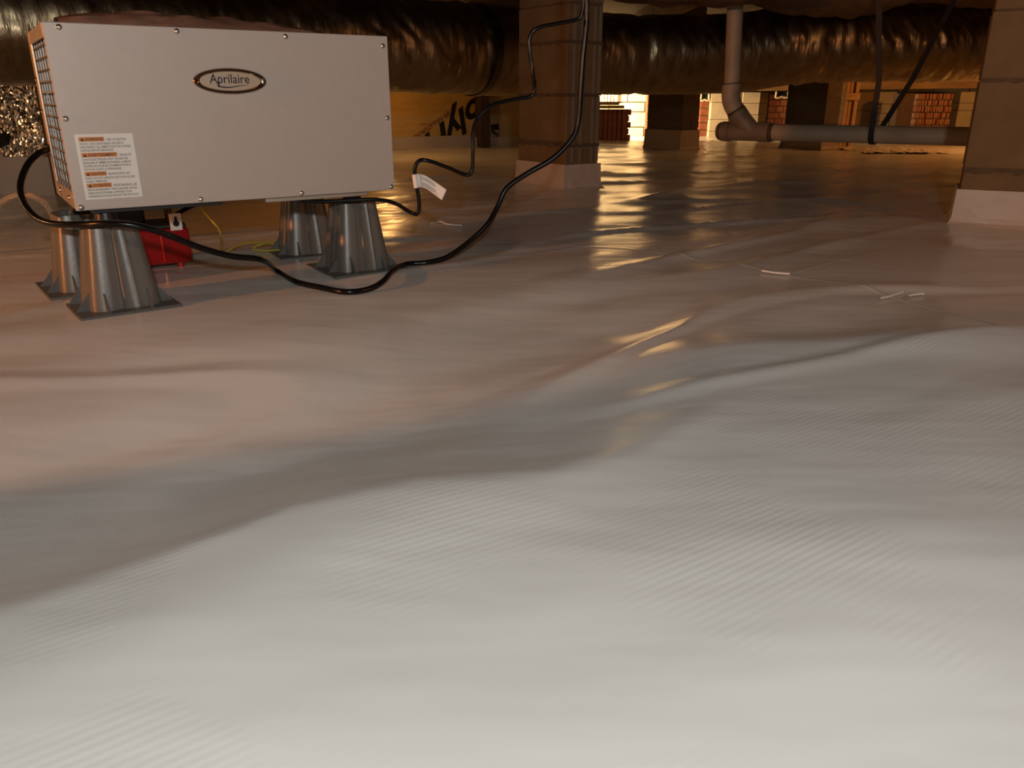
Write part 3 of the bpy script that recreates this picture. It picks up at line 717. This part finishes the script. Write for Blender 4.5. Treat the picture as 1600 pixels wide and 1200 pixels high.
# crumpled plastic film lying on top of the unit
P = []
for i in range(60):
    row = []
    for k in range(14):
        a = i / 59; an = math.pi * k / 13; x = .035 + .56 * a
        hh = .036 * (math.sin(math.pi * (a * .94 + .03)) ** .35) * (1 - .35 * a + .3 * noise.noise((x * 12, k * .8, 2)))
        row.append(UN.location + EX * x + EY * (.06 + .05 * (1 - math.cos(an)) + .006 * noise.noise((x * 20, k, 5))) + Vector((0, 0, PH + .001 + hh * math.sin(an))))
    P.append(row)
fo = MB().grid(P).build('plastic_film', M_FILM, None, smooth=True); tag(fo, 'glossy brown crumpled plastic film lying on top of the dehumidifier', 'plastic film')

# ------------------------------------------------------------------ condensate pump and its hose
pr = on(304, 416); PU = empty('condensate_pump', pr - EX * .30, YAW); tag(PU, 'red condensate pump with black top on the floor behind the risers', 'pump')
tk = MB().box(.0, .30, 0, .13, .012, .105).build('tank', M_RED, PU, smooth=True, bevel=.010, seg=3)
MB().box(.225, .232, -.003, .01, .016, .100).build('tank_rib', M_RED, PU, bevel=.002)
for x in (.02, .27):
    for y in (.02, .11): MB().tube([(x, y, .0), (x, y, .02)], .010, 12).build('foot', M_RED, PU, smooth=True)
MB().box(.006, .294, .006, .124, .104, .118).build('lid', M_BLACK, PU, bevel=.004)
MB().box(.06, .20, .02, .11, .117, .185).build('motor_housing', M_BLACK, PU, smooth=True, bevel=.012, seg=3)
mt = MB().box(-.015, .015, 0, .003, -.022, .022).build('mounting_tab', M_WHITE, PU, bevel=.001, loc=(.268, -.003, .122))
kh = MB(); kh.tube([(0, -.0006, -.004), (0, .0002, -.004)], .008, 16).prism([(-.0035, 0), (.0035, 0), (.0028, .014), (-.0028, .014)], -.0006)
kh.build('keyhole', M_DARK, mt)
MB().tube([(.262, .05, .116), (.262, .05, .160)], .010, 12).build('outlet_fitting', M_BRICK2, PU, smooth=True)
hose_pts = [at(-90, 400, 2.25), at(-40, 352, 2.2), at(0, 318, 2.15), at(22, 306, 2.12), at(45, 305, 2.08), at(68, 316, 2.05), at(82, 336, 2.03), at(88, 356, 2.03), at(88, 372, 2.05)]
ho = MB().tube(spline(hose_pts, 10), .0075, 12).build('drain_hose', M_HOSE, None, smooth=True); tag(ho, 'clear vinyl hose arching up from the red pump at the left edge', 'hose')
# pump cord going up behind the dehumidifier
pcord = [at(262, 352, 2.2), at(275, 336, 2.2), at(300, 322, 2.2), at(330, 312, 2.22), at(360, 300, 2.24)]
o = MB().tube(spline(pcord, 8), .006, 10).build('cord', M_CORD, PU, smooth=True); o.matrix_parent_inverse = Matrix.Identity(4)
inv = (Matrix.Translation(PU.location) @ Matrix.Rotation(YAW, 4, 'Z')).inverted(); o.data.transform(inv)
# yellow float-switch wire
yw = [at(311, 318, 2.18), at(322, 334, 2.2), at(340, 356, 2.2), at(346, 372, 2.22), at(344, 388, 2.3), on(342, 396, .004), on(352, 394, .004), on(366, 386, .012), on(384, 379, .02), on(410, 379, .02), on(432, 383, .012), on(446, 388, .006), on(430, 391, .006), on(402, 391, .006), on(396, 387, .01), on(408, 382, .022), on(432, 378, .02), on(446, 380, .01)]
o = MB().tube(spline(yw, 8), .0026, 8).build('yellow_wire', M_YELLOW, None, smooth=True); tag(o, 'thin yellow wire hanging behind the dehumidifier and coiled on the floor', 'wire')

# ------------------------------------------------------------------ black cords
R1, R2 = .0072, .0050
c1 = [UN.location + EX * -.006 + EY * .345 + Vector((0, 0, .105)), at(60, 240, 1.93), at(44, 256, 1.90), at(33, 282, 1.86), at(33, 305, 1.83), at(43, 326, 1.80), at(60, 342, 1.75), at(85, 350, 1.70), at(125, 351, 1.655), at(170, 349, 1.64), at(215, 353, 1.655),
      at(260, 366, 1.69), at(310, 386, 1.74), at(360, 400, 1.80), at(408, 406, 1.86)]
c1 += [on(u, v, R1) for u, v in ((432, 423), (462, 440), (500, 449), (540, 456), (575, 452))] + [on(u, v, R1 + .009) for u, v in ((598, 440), (614, 423))] + [at(634, 413, 2.13), at(668, 410, 2.15), at(700, 401, 2.17)]
c1 += [at(u, v, Y) for u, v, Y in ((735, 376, 2.2), (762, 350, 2.22), (778, 322, 2.24), (792, 294, 2.25), (824, 271, 2.25), (862, 249, 2.25), (890, 222, 2.25), (903, 195, 2.25), (907, 150, 2.25), (911, 90, 2.25), (916, 40, 2.25), (917, 0, 2.25), (917, -120, 2.25), (917, -230, 2.25), (917, -238, 2.25))]
cord1 = MB().tube(spline(c1, 10), R1, 14).build('power_cord', M_CORD, None, smooth=True)
tag(cord1, 'thick black power cord looping along the floor and up to the ceiling', 'cord')
c2 = [at(470, 312, 1.98), at(505, 315, 2.0), at(545, 313, 2.02), at(590, 312, 2.04), at(618, 318, 2.06), at(640, 331, 2.08), at(652, 334, 2.08), at(655, 318, 2.08), at(651, 290, 2.08), at(648, 266, 2.08), at(654, 252, 2.08), at(668, 251, 2.08), at(700, 262, 2.1), at(727, 273, 2.12), at(737, 268, 2.12), at(739, 240, 2.13), at(739, 208, 2.14), at(746, 186, 2.15), at(766, 166, 2.16),
      at(800, 156, 2.18), at(828, 151, 2.19), at(835, 140, 2.19), at(832, 110, 2.2), at(828, 80, 2.2), at(828, 58, 2.2), at(840, 44, 2.2), at(870, 37, 2.21), at(900, 31, 2.22), at(909, 22, 2.22), at(912, -10, 2.22), at(912, -120, 2.22), at(911, -240, 2.22)]
cord2 = MB().tube(spline(c2, 10), R2, 12).build('electric_cord', M_CORD, None, smooth=True)
tag(cord2, 'thinner black cord with sharp bends and a white paper tag', 'cord')
# paper tag on the thinner cord
T0 = at(650, 272, 2.073); sc = 2.073 / 1319.0
def tp(u, v, dy=0.0): return at(u, v, 2.073 + dy)
topc = spline([tp(651, 271.5), tp(664, 274, .006), tp(680, 284, .012), tp(698, 296.5, .010)], 8)
botc = spline([tp(652.5, 292), tp(664, 294, .006), tp(676, 302, .012), tp(690.5, 313, .010)], 8)
tg = MB().grid([[a + (b - a) * k / 6 for k in range(7)] for a, b in zip(topc, botc)]).build('paper_tag', M_PAPER, cord2, smooth=True)
sm = tg.modifiers.new('thickness', 'SOLIDIFY'); sm.thickness = .0006
MB().tube([tp(647.5, 272.5, -.001), tp(650.5, 293.5, -.001)], .0066, 14).build('tag_sleeve', M_PAPER, cord2, smooth=True)
ln = MB()
for r0, (a0, a1) in ((.10, (.08, .25)), (.19, (.10, .66)), (.26, (.10, .70)), (.33, (.12, .70)), (.40, (.12, .72)), (.50, (.10, .2)), (.60, (.12, .74)), (.67, (.12, .76)), (.74, (.14, .76)), (.81, (.14, .86)), (.88, (.14, .66))):
    m1 = len(topc) - 1; P = []
    for j in range(13):
        f = (a0 + (a1 - a0) * j / 12) * m1; i = min(int(f), m1 - 1); g = f - i
        a = topc[i].lerp(topc[i + 1], g); b = botc[i].lerp(botc[i + 1], g); off = Vector((0, -.0012, 0))
        P.append([a.lerp(b, r0 - .014) + off, a.lerp(b, r0 + .014) + off])
    ln.grid(P)
o = ln.build('fine_print', M_TAGINK, tg)

# ------------------------------------------------------------------ scraps on the liner, and a glint modelled like one
def scrap(pts, wd, label, seed):
    P = spline([on(u, v, .004) for u, v in pts], 6); rows = []
    for i, p in enumerate(P):
        t = (P[min(i + 1, len(P) - 1)] - P[max(i - 1, 0)]); n_ = Vector((-t.y, t.x, 0)).normalized(); w = wd * (.5 + .5 * noise.noise((i * .9, seed, 1)) + .3)
        rows.append([p - n_ * w, p + Vector((0, 0, .004 + .003 * noise.noise((i, seed, 3)))), p + n_ * w])
    o = MB().grid(rows).build('scrap_or_glint', M_SCRAP, None); sm = o.modifiers.new('thickness', 'SOLIDIFY'); sm.thickness = .0008
    tag(o, label, 'scrap')
scrap([(1376, 467), (1390, 464), (1411, 457)], .0022, 'bent sliver of clear film on the liner seam', 1)
scrap([(1420, 463), (1432, 461), (1444, 460)], .0022, 'short straight sliver of clear film beyond the liner seam', 2)
scrap([(1190, 424), (1210, 427), (1234, 429)], .0025, 'long sliver of clear film where two liner seams meet', 4)
scrap([(674, 350), (688, 347), (700, 351), (722, 353)], .005, 'small bright glint on the floor right of the risers, made as a strip', 6)  # highlight on the liner, modelled as a crinkled pale strip
P = []
a = fl(1352, 240); b = fl(1412, 230)
for i in range(26):
    P.append([Vector((a.x + (b.x - a.x) * i / 25 + .04 * noise.noise((i * .5, k, 2)), a.y + (b.y - a.y) * k / 13 + .06 * noise.noise((i * .7, k * .3, 6)), zf(a.x, a.y) + .008 + .02 * abs(noise.noise((i * .45, k * .5, 4))))) for k in range(14)])
o = MB().grid(P).build('crumpled_film', M_SCRAP, None, smooth=False); tag(o, 'crumpled white film lying on the floor beyond the drain pipe', 'plastic film')
